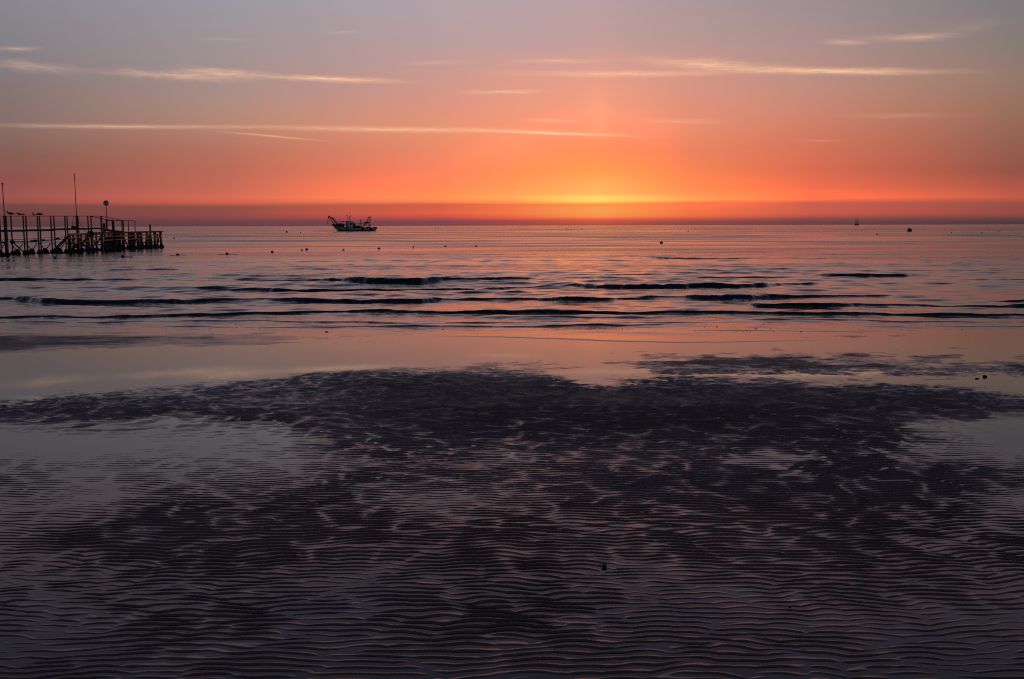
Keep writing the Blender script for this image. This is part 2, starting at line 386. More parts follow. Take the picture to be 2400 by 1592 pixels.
def sand_z(x, y):
    r, am = ripple(x, y)
    m = macro(x + 0.25*(fbm(x/0.9, y/0.7, 51)-0.5), y + 0.5*(fbm(x/1.1, y/0.5, 52)-0.5))
    far = np.clip((y-6.0)/5.0, 0, 1); isl = np.clip((y-11.0)/1.5, 0, 1)*np.clip((x+1.0)/2.5, 0, 1)
    m = m + np.clip((6.2-y)/1.0, 0, 1)*0.25
    mid = np.clip((y-7.2)/0.7, 0, 1)*np.clip((12.0-y)/0.8, 0, 1)
    m = m + 0.35*mid*np.clip(m, 0, 1)
    flood = np.clip((y-4.9)/0.6, 0, 1)*np.clip((7.6-y)/0.7, 0, 1)
    m = m + flood*(0.30 + 0.15*np.clip(x*0.5, -1, 1))*np.clip((m+0.9)/0.5, 0.5, 1)
    m = m + (1.15 - 0.4*mid - 0.45*flood + 1.0*isl)*(fbm(x/1.6, y/0.8, 61, 4, 0.5)-0.5) + 5.0*isl*(fbm(x/0.42, y/0.34, 65, 4, 0.65)-0.5) + 1.0*far*(fbm(x/0.35, y/0.16, 66, 3, 0.6)-0.5)
    fade = np.clip((13.5-y)/2.5, 0.15, 1)
    fade = fade * (0.75 + 0.5*vnoise(x/1.3, y/1.1, 71))
    z = 0.0020*np.clip((y-6.5)/2, 0, 1)*(fbm(x/0.11, y/0.07, 88, 3, 0.65)-0.5) + A*1.7*m + (0.0054 - 0.0012*np.clip((y-4.6)/2.4, 0, 1))*r*fade + 0.0003*(fbm(x/0.012, y/0.012, 81, 2)-0.5)
    # worm casts and pits
    z = z - np.clip(y-16.5, 0, 400)*0.05
    return z
ys = np.concatenate([np.arange(2.6, 3.3, 0.012), np.arange(3.3, 6.2, 0.0052), np.arange(6.2, 9.5, 0.0085), np.arange(9.5, 13.5, 0.014), np.arange(13.5, 20, 0.05), np.arange(20, 80, 2.0)])
ts = np.linspace(-1, 1, 1080)
Y = np.repeat(ys[:, None], len(ts), 1); X = (ts*(0.72 + 0.28*ts**2))[None, :]*(0.78*Y + 1.9)
Zs = sand_z(X, Y)

sm = bpy.data.materials.new("wet_rippled_sand"); sm.use_nodes = True
q = NG(sm.node_tree); b = sm.node_tree.nodes['Principled BSDF']
geo = q.n('ShaderNodeNewGeometry'); sp = q.n('ShaderNodeSeparateXYZ'); q.l(geo.outputs['Position'], sp.inputs[0])
n1 = q.noise(geo.outputs['Position'], 1.3, 5, 0.6); n2 = q.noise(geo.outputs['Position'], 160, 3, 0.7); n3 = q.noise(geo.outputs['Position'], 900, 2, 0.6)
c = q.mix(q.mapr(n1, 0.35, 0.65), (0.120, 0.077, 0.069), (0.078, 0.051, 0.047))
c = q.mix(q.mapr(n3, 0.25, 0.75), c, (0.15, 0.105, 0.09), )
q.l(c, b.inputs['Base Color'])
wet = q.mapr(sp.outputs[2], 0.003, 0.0105, 0.0, 1.0, 'SMOOTHSTEP')
rg = q.m('ADD', q.m('MULTIPLY', wet, 0.36), q.m('ADD', 0.23, q.m('MULTIPLY', q.m('SUBTRACT', n1, 0.5), 0.5)), clamp=True)
q.l(rg, b.inputs['Roughness'])
b.inputs['IOR'].default_value = 1.36; b.inputs['Specular IOR Level'].default_value = 0.5
bp = q.n('ShaderNodeBump'); bp.inputs['Distance'].default_value = 0.0012; bp.inputs['Strength'].default_value = 0.55
q.l(q.m('ADD', n2, q.m('MULTIPLY', n3, 0.25)), bp.inputs['Height']); q.l(bp.outputs[0], b.inputs['Normal'])
beach = np_mesh("beach", X, Y, Zs, sm)
tag(beach, "dark wet rippled tidal sand in the foreground", kind="structure")
# dry-side sand behind the camera so the beach does not stop under it
bk = MB().grid([[(x_, y_, 0.012 - 0.004*min(y_, 0) ) for x_ in np.linspace(-60, 60, 13)] for y_ in (-60, -20, -5, 0.0, 2.62)])
tag(bk.build("upper_beach", sm), "dark sand behind the viewer", kind="structure")

# ------------------------------------------------------------------ water (pools, swash, sea: one sheet)
def vD(v, u=1200): return ground(u, v)
# breakers: (u, v of foot, height of dark face in px)
BR = [
 [(0,656,8),(80,656,7),(170,655,5),(300,653,2),(380,652,0)],
 [(480,664,0),(560,662,3),(700,661,6),(800,663,11),(860,667,17),(925,668,17),(985,667,17),(1040,662,10),(1110,661,8),(1200,659,6),(1290,657,3),(1350,656,0)],
 [(400,676,0),(470,676,4),(600,677,7),(640,680,11),(760,680,9),(900,680,9),(1040,679,9),(1110,679,8),(1190,673,5),(1290,670,3),(1340,668,0)],
 [(1290,668,0),(1350,668,7),(1400,676,16),(1470,678,18),(1540,678,18),(1620,676,15),(1720,676,15),(1790,674,12),(1850,667,7),(1920,664,2),(1960,664,0)],
 [(1880,646,0),(1950,648,6),(2040,650,11),(2100,648,8),(2160,646,2),(2200,646,0)],
 [(-60,704,6),(30,705,8),(90,713,20),(160,713,14),(250,713,12),(330,713,14),(400,713,19),(450,709,11),(520,705,6),(620,703,4),(660,706,9),(710,708,13),(790,709,12),(900,709,13),(985,709,15),(1040,703,6),(1110,701,7),(1170,701,5),(1230,701,6),(1290,704,11),(1330,706,16),(1390,704,11),(1460,701,8),(1540,698,6),(1600,698,6),(1650,701,12),(1700,704,18),(1760,704,17),(1810,700,11),(1880,698,8),(1960,697,7),(2040,695,5),(2140,694,3),(2220,694,0)],
 [(1750,715,0),(1785,720,9),(1860,720,9),(1950,721,13),(2020,718,8),(2100,717,6),(2230,719,6),(2330,721,10),(2460,722,9)],
 [(2300,705,0),(2350,710,6),(2460,712,8)],
 [(-80,746,6),(40,746,7),(90,745,7),(200,747,9),(340,747,11),(400,742,7),(520,740,7),(620,738,7),(740,735,8),(900,734,9),(1000,736,8),(1180,736,10),(1330,736,10),(1500,736,8),(1640,736,9),(1750,737,8),(1900,739,9),(2100,740,9),(2300,741,8),(2480,741,8)],
 [(-60,758,2.5),(150,757,2.5),(400,754,2.2),(600,754,2.4),(800,757,3.2),(950,759,4),(1100,759,4),(1250,759,3),(1450,758,3),(1600,757,3),(1700,756,1),(1740,756,0)],
 [(1100,766,1),(1200,766,3),(1330,766,4),(1480,764,4),(1560,762,2),(1620,761,0)],
 [(-60,752,1),(200,751,1.6),(500,748,1.6),(760,749,0)], [(560,762,0),(700,764,1.4),(900,767,1.6),(1060,769,1.2),(1160,770,0)], [(1500,772,0),(1650,775,1.4),(1850,777,1.4),(2050,778,1),(2150,778,0)], [(1150,745,0),(1300,746,2.5),(1500,745,2.5),(1640,746,0)], [(1980,764,0),(2100,766,1.6),(2300,767,1.8),(2450,768,1.4)], [(300,690,0),(420,688,3),(600,688,3),(720,689,0)], [(900,693,0),(1050,691,3),(1200,690,3),(1320,691,0)],
 [(1740,752,0),(1820,751,3),(2000,752,3),(2100,754,3),(2250,756,3),(2450,757,3)],
 [(1000,788,0),(1100,790,1.0),(1230,793,1.6),(1400,800,2.0),(1600,804,1.8),(1760,803,1.4),(1900,800,.8),(2000,798,0)],
 [(1500,605,0),(1560,607,4),(1640,608,5),(1720,607,3),(1780,606,0)],
 [(160,634,0),(260,633,4),(400,632,4),(460,632,0)], [(760,650,0),(900,648,2),(1040,648,3),(1150,646,0)],
 [(1330,642,0),(1450,644,5),(1560,643,3),(1640,641,0)], [(1500,652,0),(1640,653,3),(1800,652,4),(1880,650,0)],
 [(2150,640,0),(2270,640,3),(2460,638,5)], [(2200,656,0),(2320,656,3),(2460,655,3)],
]
def water_z(x, y):
    z = np.zeros_like(x)
    rs = np.random.RandomState(5)
    e_sw = np.clip((y-17)/12, 0, 1)*np.clip((y-15.5)/1.5, 0, 1); e_sw = e_sw*np.clip(1.5-y/400, 0.25, 1)
    grp = 0.45 + 1.1*fbm(x/14, y/5, 91, 3)
    for i in range(26):
        lam = rs.uniform(1.8, 7.5); th = rs.normal(0, R(9)); k = 2*np.pi/lam
        amp = 0.0052*(lam/4)**0.8 * np.clip((140-y)/100 if lam < 3 else 1, 0, 1)
        z += e_sw*grp*amp*np.sin(k*(np.sin(th)*x + np.cos(th)*y) + rs.uniform(0, 6.28))
    e_c = np.clip((y-15.5)/4, 0, 1)*np.clip((70-y)/30, 0, 1)
    grp2 = 0.3 + 1.4*fbm(x/7+3, y/2.5, 95, 3)
    for i in range(34):
        lam = rs.uniform(0.28, 1.4); th = rs.normal(0, R(30)); k = 2*np.pi/lam
        z += e_c*grp2*0.0017*(lam/0.6)*np.sin(k*(np.sin(th)*x + np.cos(th)*y) + rs.uniform(0, 6.28))
    rim = fbm(x/0.9, y/0.8, 41, 4, 0.6) - 0.5
    fine = fbm(x/0.13, y/0.06, 45, 3, 0.65) - 0.5
    for i, br in enumerate(BR):
        pts = [(ground(u, v), h) for u, v, h in br]
        px = np.array([p.x for p, h in pts]); py = np.array([p.y for p, h in pts])
        hh = np.array([h*p.y/F*0.68 for p, h in pts])
        if hh[0] > 0: px[0] -= 9
        if hh[-1] > 0: px[-1] += 9
        sel = (x >= px[0]) & (x <= px[-1]) & (y > py.min()-2.5) & (y < py.max()+8)
        if not sel.any(): continue
        xs_, ys_ = x[sel], y[sel]
        Hh = np.interp(xs_, px, hh); yc = np.interp(xs_, px, py)
        sc_ = np.clip(py.mean()/22, 0.5, 1.3)
        yc = yc + 0.5*sc_*(fbm(xs_/1.1, 0*xs_+i*7.7, 41, 5, 0.6)-0.5) + 0.10*sc_*rim[sel]
        Lf = 0.06 + 1.1*Hh; Lb = 0.35 + 7.0*Hh
        s = ys_ - yc
        Hh = Hh*(0.70 + 0.40*fbm(xs_/0.45, ys_*0+i*3.3, 47, 4, 0.6) + 0.25*vnoise(xs_/1.7, ys_*0+i*5.1, 48))
        up = np.clip(s/Lf, 0, 1); up = up*up*(3-2*up)
        bk_ = np.exp(-(np.clip(s-Lf, 0, None)/Lb)**2)
        turb = np.exp(-((s-Lf*0.3)/(Lf*1.2))**2)
        z[sel] += Hh*up*bk_ + fine[sel]*np.minimum(Hh, 0.14)*0.42*turb
        z[sel] += fine[sel]*Hh*0.10*np.exp(-(np.clip(-s, 0, None)/0.9)**2)*(s < 0)
    return z
yw = np.concatenate([[0.5, 2.0], np.arange(3.0, 12.0, 0.25), np.arange(12.0, 15.6, 0.05), np.arange(15.6, 22.5, 0.028), np.arange(22.5, 34, 0.045), np.arange(34, 62, 0.12)])
yv = 62.0; ext = []
while yv < 60000:
    ext.append(yv); yv *= 1.0 + (0.004 if yv < 200 else (0.012 if yv < 800 else 0.06))
yw = np.concatenate([yw, ext, [60000]])
tw = np.linspace(-1, 1, 700)
Y2 = np.repeat(yw[:, None], len(tw), 1); X2 = (tw*(0.75 + 0.25*tw**2))[None, :]*(0.85*Y2 + 4)
Z2 = water_z(X2, Y2)

wm = bpy.data.materials.new("sea_water"); wm.use_nodes = True
q = NG(wm.node_tree); b = wm.node_tree.nodes['Principled BSDF']
geo = q.n('ShaderNodeNewGeometry'); sp = q.n('ShaderNodeSeparateXYZ'); q.l(geo.outputs['Position'], sp.inputs[0])
px_, py_, pz_ = sp.outputs
shore = q.mapr(py_, 13.0, 22.0)
deep = q.mapr(py_, 25.0, 300.0)
q.l(q.mix(shore, (0.028, 0.022, 0.021), (0.012, 0.020, 0.028)), b.inputs['Base Color'])
b.inputs['IOR'].default_value = 1.333; b.inputs['Specular IOR Level'].default_value = 0.5
slick = q.noise(q.comb(q.m('MULTIPLY', px_, 0.03), q.m('MULTIPLY', py_, 0.11)), 1.0, 4, 0.55, 0.4)
slk = q.mapr(slick, 0.38, 0.62, 0.35, 1.3)
slick2 = q.noise(q.comb(q.m('MULTIPLY', px_, 0.004), q.m('MULTIPLY', py_, 0.018)), 1.0, 4, 0.55, 0.4)
slk = q.m('MULTIPLY', slk, q.mapr(slick2, 0.38, 0.62, 0.6, 1.3))
rip = q.noise(q.comb(q.m('MULTIPLY', px_, 5.0), q.m('MULTIPLY', py_, 13.0)), 1.0, 3, 0.6)
rip2 = q.noise(q.comb(q.m('MULTIPLY', px_, 0.7), q.m('MULTIPLY', py_, 2.2)), 1.0, 4, 0.6)
rip3 = q.noise(q.comb(q.m('MULTIPLY', px_, 0.09), q.m('MULTIPLY', py_, 0.45)), 1.0, 4, 0.6)
hgt = q.m('ADD', q.m('MULTIPLY', rip, 0.010), q.m('ADD', q.m('MULTIPLY', rip2, q.mapr(py_, 24, 60, 0.0, 0.10)), q.m('MULTIPLY', rip3, q.mapr(py_, 60, 300, 0.0, 1.1))))
bp = q.n('ShaderNodeBump'); bp.inputs['Distance'].default_value = 1.0
q.l(hgt, bp.inputs['Height'])
stg = q.m('MULTIPLY', q.mapr(py_, 13.5, 17.5, 0.012, 0.8), slk, clamp=True)
q.l(stg, bp.inputs['Strength']); q.l(bp.outputs[0], b.inputs['Normal'])
q.l(q.m('ADD', 0.015, q.m('MULTIPLY', slk, q.mapr(py_, 17, 120, 0.0, 0.20))), b.inputs['Roughness'])
sea = np_mesh("sea", X2, Y2, Z2, wm)
tag(sea, "calm sea, small breakers and shallow tidal pools reflecting the sunrise", kind="structure")

# ------------------------------------------------------------------ materials
M = dict(
 steel=mat("painted_dark_steel", (0.030, 0.026, 0.030), 0.55, (0.05, 0.03, 0.022), 6),
 wood=mat("weathered_dark_timber", (0.035, 0.027, 0.024), 0.8, (0.02, 0.016, 0.015), 5, 0.01),
 orange=mat("orange_brown_timber", (0.66, 0.22, 0.09), 0.45, (0.50, 0.16, 0.06), 3, 0.004),
 mussel=mat("mussel_crust", (0.008, 0.008, 0.010), 0.7, (0.016, 0.014, 0.014), 20, 0.02),
 rope=mat("dark_rope", (0.03, 0.025, 0.022), 0.8),
 signrim=mat("sign_rim", (0.01, 0.01, 0.015), 0.5), signface=mat("sign_face", (0.24, 0.27, 0.33), 0.5, (0.20, 0.23, 0.28)),
 gull=mat("gull_feathers", (0.10, 0.09, 0.10), 0.8, (0.05, 0.045, 0.05), 14), gullpale=mat("gull_pale_feathers", (0.55, 0.56, 0.62), 0.8),
 beak=mat("gull_beak", (0.2, 0.12, 0.02), 0.5),
 float_=mat("dark_red_float", (0.06, 0.012, 0.010), 0.45, (0.03, 0.008, 0.008)),
 tyre=mat("tyre_rubber", (0.008, 0.008, 0.009), 0.8), white=mat("boat_white_paint", (0.55, 0.57, 0.62), 0.5, (0.42, 0.43, 0.46), 1.2),
 glass=mat("window_glass", (0.02, 0.02, 0.025), 0.1), netm=mat("fishing_net", (0.02, 0.03, 0.03), 0.9, (0.05, 0.03, 0.02)),
 sail=mat("sail_cloth", (0.22, 0.22, 0.28), 0.8), stone=mat("dark_stone", (0.012, 0.012, 0.014), 0.6, (0.025, 0.02, 0.02), 60, 0.002),
 shell=mat("shell_chip", (0.03, 0.026, 0.026), 0.5),
)
hullm = bpy.data.materials.new("hull_paint"); hullm.use_nodes = True
q = NG(hullm.node_tree); b = hullm.node_tree.nodes['Principled BSDF']
tcn = q.n('ShaderNodeTexCoord'); sp = q.n('ShaderNodeSeparateXYZ'); q.l(tcn.outputs['Object'], sp.inputs[0])
nz = q.noise(tcn.outputs['Object'], 0.9, 5, 0.6)
q.l(q.mix(q.mapr(sp.outputs[2], 0.16, 0.22), (0.01, 0.008, 0.01), q.mix(q.mapr(nz, 0.35, 0.65), (0.40, 0.42, 0.50), (0.28, 0.30, 0.35))), b.inputs['Base Color'])
b.inputs['Roughness'].default_value = 0.5

# ------------------------------------------------------------------ pier (coordinates read off a 5.91x survey sheet)
def Z1(X_, Y_): return X_/5.91, 390 + Y_/5.91
def pt(X_, Y_, D): return at(*Z1(X_, Y_), D)
def DB(X_):
    u = X_/5.91; return 58.3 + (u + 60)/295*11.4
def DJ(X_): return 66.0 + (X_-960)/(2235-960)*16.8
fb = pt(700, 885, DB(700)); fb.z = 0
bridge = empty("footbridge", fb, "dark steel footbridge on thin legs with mesh-free handrail at the left edge", "footbridge")
YR = lambda X_: 690
def YD(X_): return np.interp(X_, [-200, 320, 715, 1000, 1390], [890, 884, 876, 862, 855])
def post(mb, X_, Ytop, D, w, zb=-0.6):
    p = pt(X_, Ytop, D); mb.bar((p.x, p.y, zb), (p.x, p.y, p.z), w)
    return p
bents = [(-140, -10), (-100, 68), (148, 318), (355, 516), (546, 700), (744, 896), (926, 1066), (1215, 1258)]
mus = []
for i, (a_, b_) in enumerate(bents):
    for j, X_ in enumerate((a_, b_)):
        off = 0.9 if j == 0 else 0.0
        mb = MB(); w = 0.15 if X_ in (68, 1066) else 0.066
        p = post(mb, X_, YR(X_), DB(X_)+off, w)
        mb.build("leg", M['steel'], bridge)
        m2 = MB(); rs = random.Random(i*7+j)
        zc = 0.10
        m2.blob((p.x, p.y, zc), 0.15, i*3+j, 0.35, squash=(1, 1, 1.1)); m2.blob((p.x+rs.uniform(-.25, .25), p.y, 0.0), 0.13, i*5+j, 0.4)
        m2.build("mussel_crust", M['mussel'], bridge, smooth=False)
    if i >= 1 and b_-a_ > 100:
        pa_ = pt(a_, 1065, DB(a_)+0.9); pb_ = pt(b_, 1065, DB(b_)); mid = (pa_+pb_)/2; mid.z = 0.22
        MB().bar(pa_, mid, 0.05).bar(pb_, mid, 0.05).build("brace", M['steel'], bridge)
        MB().blob((mid.x, mid.y, 0.13), 0.18, 40+i, 0.35, squash=(1, 1, 1.3)).blob((mid.x+.08, mid.y, 0.0), 0.17, 60+i, 0.4).build("mussel_crust", M['mussel'], bridge)
last = pt(1400, 690, DB(1400)); MB().bar((last.x, last.y, -.6), last, 0.09).build("leg", M['steel'], bridge)
# deck: stretches of planking at slightly different heights
for (xa, xb) in ((-260, 335), (335, 718), (718, 1225), (1225, 1392)):
    n = 4; top = []; 
    for k in range(n+1):
        X_ = xa + (xb-xa)*k/n; Yv = YD((xa+xb)/2)*0.5 + YD(X_)*0.5
        p = pt(X_, Yv-8, DB(X_)); p2 = at(*Z1(X_, 0), DB(X_)+0.95); p2.z = p.z
        top.append((p, p2))
    mb = MB()
    for k in range(n):
        (p, p2), (r_, r2) = top[k], top[k+1]; h_ = Vector((0, 0, 0.13))
        mb.quad_box([p-h_, r_-h_, r2-h_, p2-h_, p, r_, r2, p2])
    mb.build("deck", M['steel'], bridge)
def rail(pts, w, name="handrail", mtl='steel'):
    MB().tube(pts, w, 6).build(name, M[mtl], bridge)
for off in (0.0, 0.9):
    rail([pt(X_, 690, DB(X_)+off) for X_ in (-260, 320, 900, 1400)], 0.022)
rail([pt(X_, Y_, DB(X_)) for X_, Y_ in ((1400, 690), (1690, 750), (1870, 755))], 0.020)
rail([pt(X_, Y_, DB(X_)+0.9) for X_, Y_ in ((1250, 692), (1480, 740), (1570, 748), (1700, 752))], 0.026)
# ramp down to the landing stage
rp = [(1390, 850), (1470, 868), (1580, 884), (1705, 900)]
mb = MB()
for (x0, y0), (x1, y1) in zip(rp, rp[1:]):
    p, r_ = pt(x0, y0, DB(x0)), pt(x1, y1, DB(x1)); h_ = Vector((0, 0, 0.16)); dv = Vector((-.3, 1.0, 0))
    mb.quad_box([p-h_, r_-h_, r_-h_+dv, p-h_+dv, p, r_, r_+dv, p+dv])
mb.build("ramp", M['steel'], bridge)
for X_, y0, y1, w in ((1475, 740, 900, .09), (1565, 745, 905, .14), (1683, 752, 905, .045), (1703, 755, 905, .08), (1775, 755, 900, .045), (1868, 755, 900, .045), (1478, 738, 745, .05)):
    a_, b_ = pt(X_, y0, DB(X_)), pt(X_, y1, DB(X_)); b_.x, b_.y = a_.x, a_.y
    MB().bar(b_, a_, w).build("railing_post", M['steel'], bridge)
MB().bar(pt(1480, 748, DB(1480)), pt(1570, 750, DB(1570)), 0.07).build("crossbar", M['steel'], bridge)
# thin pipes and walings slung between the legs
for seg in (((-100, 1028), (150, 1018), (520, 1000), (950, 972)),):
    MB().tube([pt(x, y, DB(x)+.4) for x, y in seg], 0.018, 5).build("pipe", M['orange'], bridge)
for seg in (((-100, 1058), (60, 1058)), ((150, 1048), (520, 1035), (700, 1022), (960, 1000))):
    MB().tube([pt(x, y, DB(x)+.1) for x, y in seg], 0.03, 6).build("waling", M['steel'], bridge)
for (x, y, r) in ((45, 1055, .07), (172, 1042, .11), (440, 1036, .08), (490, 1033, .10), (600, 1024, .08), (800, 1003, .09), (930, 990, .12)):
    MB().blob(pt(x, y, DB(x)+.1), r, int(x), 0.3, squash=(1.5, 1, .8)).build("rope_bundle", M['mussel'], bridge)
for (x0, y0, x1, y1, w) in ((160, 1035, 335, 1195, .06), (745, 1165, 905, 1015, .13), (1020, 1130, 1215, 1000, .12)):
    MB().bar(pt(x0, y0, DB(x0)+.2), pt(x1, y1, DB(x1)+.2), w).build("diagonal_strut", M['steel'], bridge)
MB().box(pt(1030, 845, DB(1030)), (.30, .3, .12)).box(pt(1022, 838, DB(1022)), (.14, .2, .12)).build("cleat", M['steel'], bridge)
arc = [pt(1020, 690, DB(1020)), pt(1010, 750, DB(1010)), pt(1003, 800, DB(1003)), pt(1002, 850, DB(1002))]
MB().tube(arc, 0.012, 5).build("hanging_cable", M['rope'], bridge)
MB().tube([pt(1075, 735, DB(1075)), pt(1130, 830, DB(1130)), pt(1210, 930, DB(1210))], 0.014, 5).build("guy_wire", M['rope'], bridge)

# flagpoles
def pole(X_, Yt, w, label, capr=0.0):
    p = pt(X_, 690, DB(X_)-0.12); t = pt(X_, Yt, DB(X_)-0.12)
    base = Vector((p.x, p.y, -0.3)); e = empty("flagpole", base, label, "flagpole", "bare flagpoles on the footbridge")
    MB().tube([(p.x, p.y, -.3), (p.x, p.y, (p.z+1)/2), (p.x, p.y, t.z)], [w*1.4, w, w*.7], 8).build("pole", M['steel'], e, smooth=True)
    MB().blob((p.x, p.y, t.z+.02), capr, 3, 0.0, 8, (1, 1, .6)).build("truck", M['steel'], e)
pole(60, 247, 0.035, "shorter bare pole rising from the bridge beside the gulls at the left edge", 0.075)
pole(1060, 108, 0.030, "tallest bare pole rising from the middle of the footbridge", 0.04)
# round sign
sp_ = pt(1480, 742, DB(1480)-.1); sct = pt(1480, 510, DB(1480)-.1)
e = empty("round_sign", sp_, "round sign with dark rim and pale face on a thin post over the ramp", "sign")
MB().tube([sp_, (sp_.x, sp_.y, sct.z-.12)], 0.022, 6).build("post", M['steel'], e)
c0 = Vector((sp_.x, sp_.y, sct.z))
mb = MB(); n = 28
mb.tube([c0+Vector((0, -.02, 0)), c0+Vector((0, .02, 0))], 0.155, n); mb.build("face", M['signface'], e)
MB().torus(c0+Vector((0, -.005, 0)), 0.165, 0.026, 'y', 28, 8).build("rim", M['signrim'], e, smooth=True)

# landing stage
jb = pt(1600, 900, DJ(1600)); jb.z = 0
stage = empty("landing_stage", jb, "low timber landing stage with three orange-brown side beams on crusted piles", "landing stage")
def jr(segs, w, h, name, mtl, off=0.0):
    for (x0, y0), (x1, y1) in zip(segs, segs[1:]):
        MB().bar(pt(x0, y0, DJ(x0)+off), pt(x1, y1, DJ(x1)+off), w, h).build(name, M[mtl], stage)
jr([(948, 944), (1600, 922), (2236, 902)], 0.09, 0.125, "top_beam", 'orange')
jr([(950, 993), (1600, 968), (2242, 944)], 0.07, 0.10, "side_beam", 'orange')
jr([(985, 1048), (1600, 1016), (2246, 990)], 0.06, 0.075, "side_beam", 'orange')
jr([(950, 1112), (1600, 1076), (2240, 1040)], 0.09, 0.085, "lower_waling", 'wood', .15)
jr([(948, 955), (1600, 925), (2230, 905)], 0.1, 0.12, "rear_beam", 'wood', 1.5)
# deck planks behind the top beam
mb = MB(); N_ = 46
for k in range(N_):
    x0 = 1240 + (2232-1240)*k/N_; x1 = x0 + (2232-1240)/N_*0.86
    def dk(x, o):
        p = pt(x, 914-(x-1240)*0.0134, DJ(x)+.06); p2 = at(*Z1(x, 0), DJ(x)+o); return Vector((p2.x, p2.y, p.z))
    a_, b_, c_, d_ = dk(x0, .06), dk(x1, .06), dk(x1, 1.6), dk(x0, 1.6); h_ = Vector((0, 0, .06))
    mb.quad_box([a_-h_, b_-h_, c_-h_, d_-h_, a_, b_, c_, d_])
mb.build("deck", M['wood'], stage)
piles = [(960, 940, .13), (1075, 950, .08), (1222, 940, .12), (1268, 930, .14), (1440, 790, .13), (1510, 925, .10), (1570, 920, .26), (1600, 920, .20), (1655, 918, .16), (1703, 915, .16), (1800, 915, .16), (1838, 915, .15),
         (1905, 912, .15), (1945, 910, .16), (2030, 910, .13), (2078, 806, .10), (2140, 910, .13), (2222, 905, .10)]
for i, (X_, Y_, w) in enumerate(piles):
    off = 0.12 if i % 2 == 0 else 0.22
    mb = MB(); p = post(mb, X_, Y_, DJ(X_)+off, w); mb.build("pile", M['wood'], stage)
    m2 = MB(); rs = random.Random(100+i); rr = .12 + rs.uniform(0, .07)
    m2.tube([(p.x, p.y, .42+rs.uniform(-.1, .15)), (p.x, p.y, .2), (p.x, p.y, -.2)], [w*.55, rr*.95, rr*1.25], 9)
    m2.blob((p.x+rs.uniform(-.2, .2), p.y, .05), rr, i, .4); m2.build("mussel_crust", M['mussel'], stage)
for i, X_ in enumerate((1010, 1120, 1190, 1330, 1400, 1500, 1560, 1625, 1700, 1780, 1860, 1960, 2060, 2175)):   # rear row
    mb = MB(); p = post(mb, X_, 930, DJ(X_)+1.55, .10); mb.build("pile", M['wood'], stage)
    MB().blob((p.x, p.y, .08), .17, 200+i, .4).blob((p.x+.12, p.y, .0), .14, 230+i, .4).build("mussel_crust", M['mussel'], stage)
for i, (x0, y0, x1, y1) in enumerate(((975, 1090, 1060, 980), (990, 1000, 1065, 1130), (1110, 1120, 1215, 990), (1085, 990, 1190, 1120), (1290, 1110, 1400, 980), (1270, 990, 1350, 1120), (1400, 990, 1330, 1090), (1500, 960, 1470, 1100), (1490, 970, 1560, 1100),
        (1690, 960, 1640, 1090), (1710, 970, 1770, 1110), (1840, 930, 1800, 960), (1925, 930, 1870, 1050), (1945, 960, 1990, 1100), (2030, 960, 2010, 1110), (2090, 940, 2110, 1100), (2215, 935, 2180, 1100), (2225, 935, 2248, 1105), (2145, 940, 2130, 1110))):
    MB().bar(pt(x0, y0, DJ(x0)+.3), pt(x1, y1, DJ(x1)+.3), .07).build("diagonal_brace", M['wood'], stage)
    if i > 7: MB().blob((*pt(x1, y1, DJ(x1)+.3)[:2], .08), .14, 300+i, .4, squash=(1, 1, 1.2)).build("mussel_crust", M['mussel'], stage)
for X_ in (1245, 1600, 1700, 1905, 2140, 2222):
    p = pt(X_, 925, DJ(X_)+.1); MB().bar(p, p+Vector((-.5, 1.45, 0)), .2, .2).build("cross_beam", M['wood'], stage)
for i, X_ in enumerate((1585, 1630, 1540, 1480)):
    p = pt(X_, 1060, DJ(X_)+.9); MB().bar((p.x, p.y, -.4), (p.x, p.y, 1.1), .22).blob((p.x, p.y, .15), .36, 400+i, .35).build("pile", M['mussel'], stage)
nb = pt(1245, 945, DJ(1245)-.15)
tag(MB().blob(nb, .26, 77, .25, 12, (1, .7, .8)).blob(nb+Vector((.1, 0, .12)), .15, 78, .3).build("net_bundle", M['netm'], None, nb), "dark bundled net lashed to the orange beam under the footbridge", "net")

# ------------------------------------------------------------------ gulls
def gull(X_, scale, face, pose, label, pale=False):
    base = pt(X_, 688, DB(X_)); base.z += 0.02
    e = empty("gull", base, label, "gull", "gulls perched on the handrail")
    P_ = dict(
      rest=[(.23,.075,.006),(.17,.075,.018),(.10,.085,.038),(.03,.095,.055),(-.05,.105,.060),(-.11,.125,.045),(-.14,.155,.033),(-.155,.18,.031),(-.175,.185,.022),(-.20,.182,.009),(-.225,.176,.003)],
      low=[(.20,.045,.006),(.14,.060,.018),(.07,.085,.042),(0,.100,.060),(-.06,.110,.060),(-.10,.105,.045),(-.13,.090,.035),(-.145,.075,.028),(-.15,.06,.012),(-.155,.045,.004)],
      up=[(.10,.03,.006),(.07,.05,.02),(.04,.075,.042),(.01,.095,.055),(-.01,.125,.048),(-.02,.16,.030),(-.025,.20,.026),(-.035,.225,.028),(-.055,.235,.018),(-.085,.235,.006)])[pose]
    pts = [base + Vector((x*scale*face, 0.012*math.sin(i), z*scale)) for i, (x, z, r) in enumerate(P_)]
    MB().tube(pts, [r*scale for x, z, r in P_], 10).build("body", M['gullpale' if pale else 'gull'], e, smooth=True)
    for dy_ in (-.02, .02):
        MB().tube([base+Vector((0, dy_, .06*scale)), base+Vector((.005, dy_, 0.002)), base+Vector((-.03*face, dy_, 0.0))], [.006, .005, .004], 5).build("leg", M['beak'], e)
gull(150, 1.35, 1, 'rest', "largest dark gull facing left, beside the left-edge pole")
gull(272, 1.0, 1, 'rest', "dark gull between the largest gull and the pale gull")
gull(326, .85, 1, 'low', "small pale bluish gull on the handrail", True)
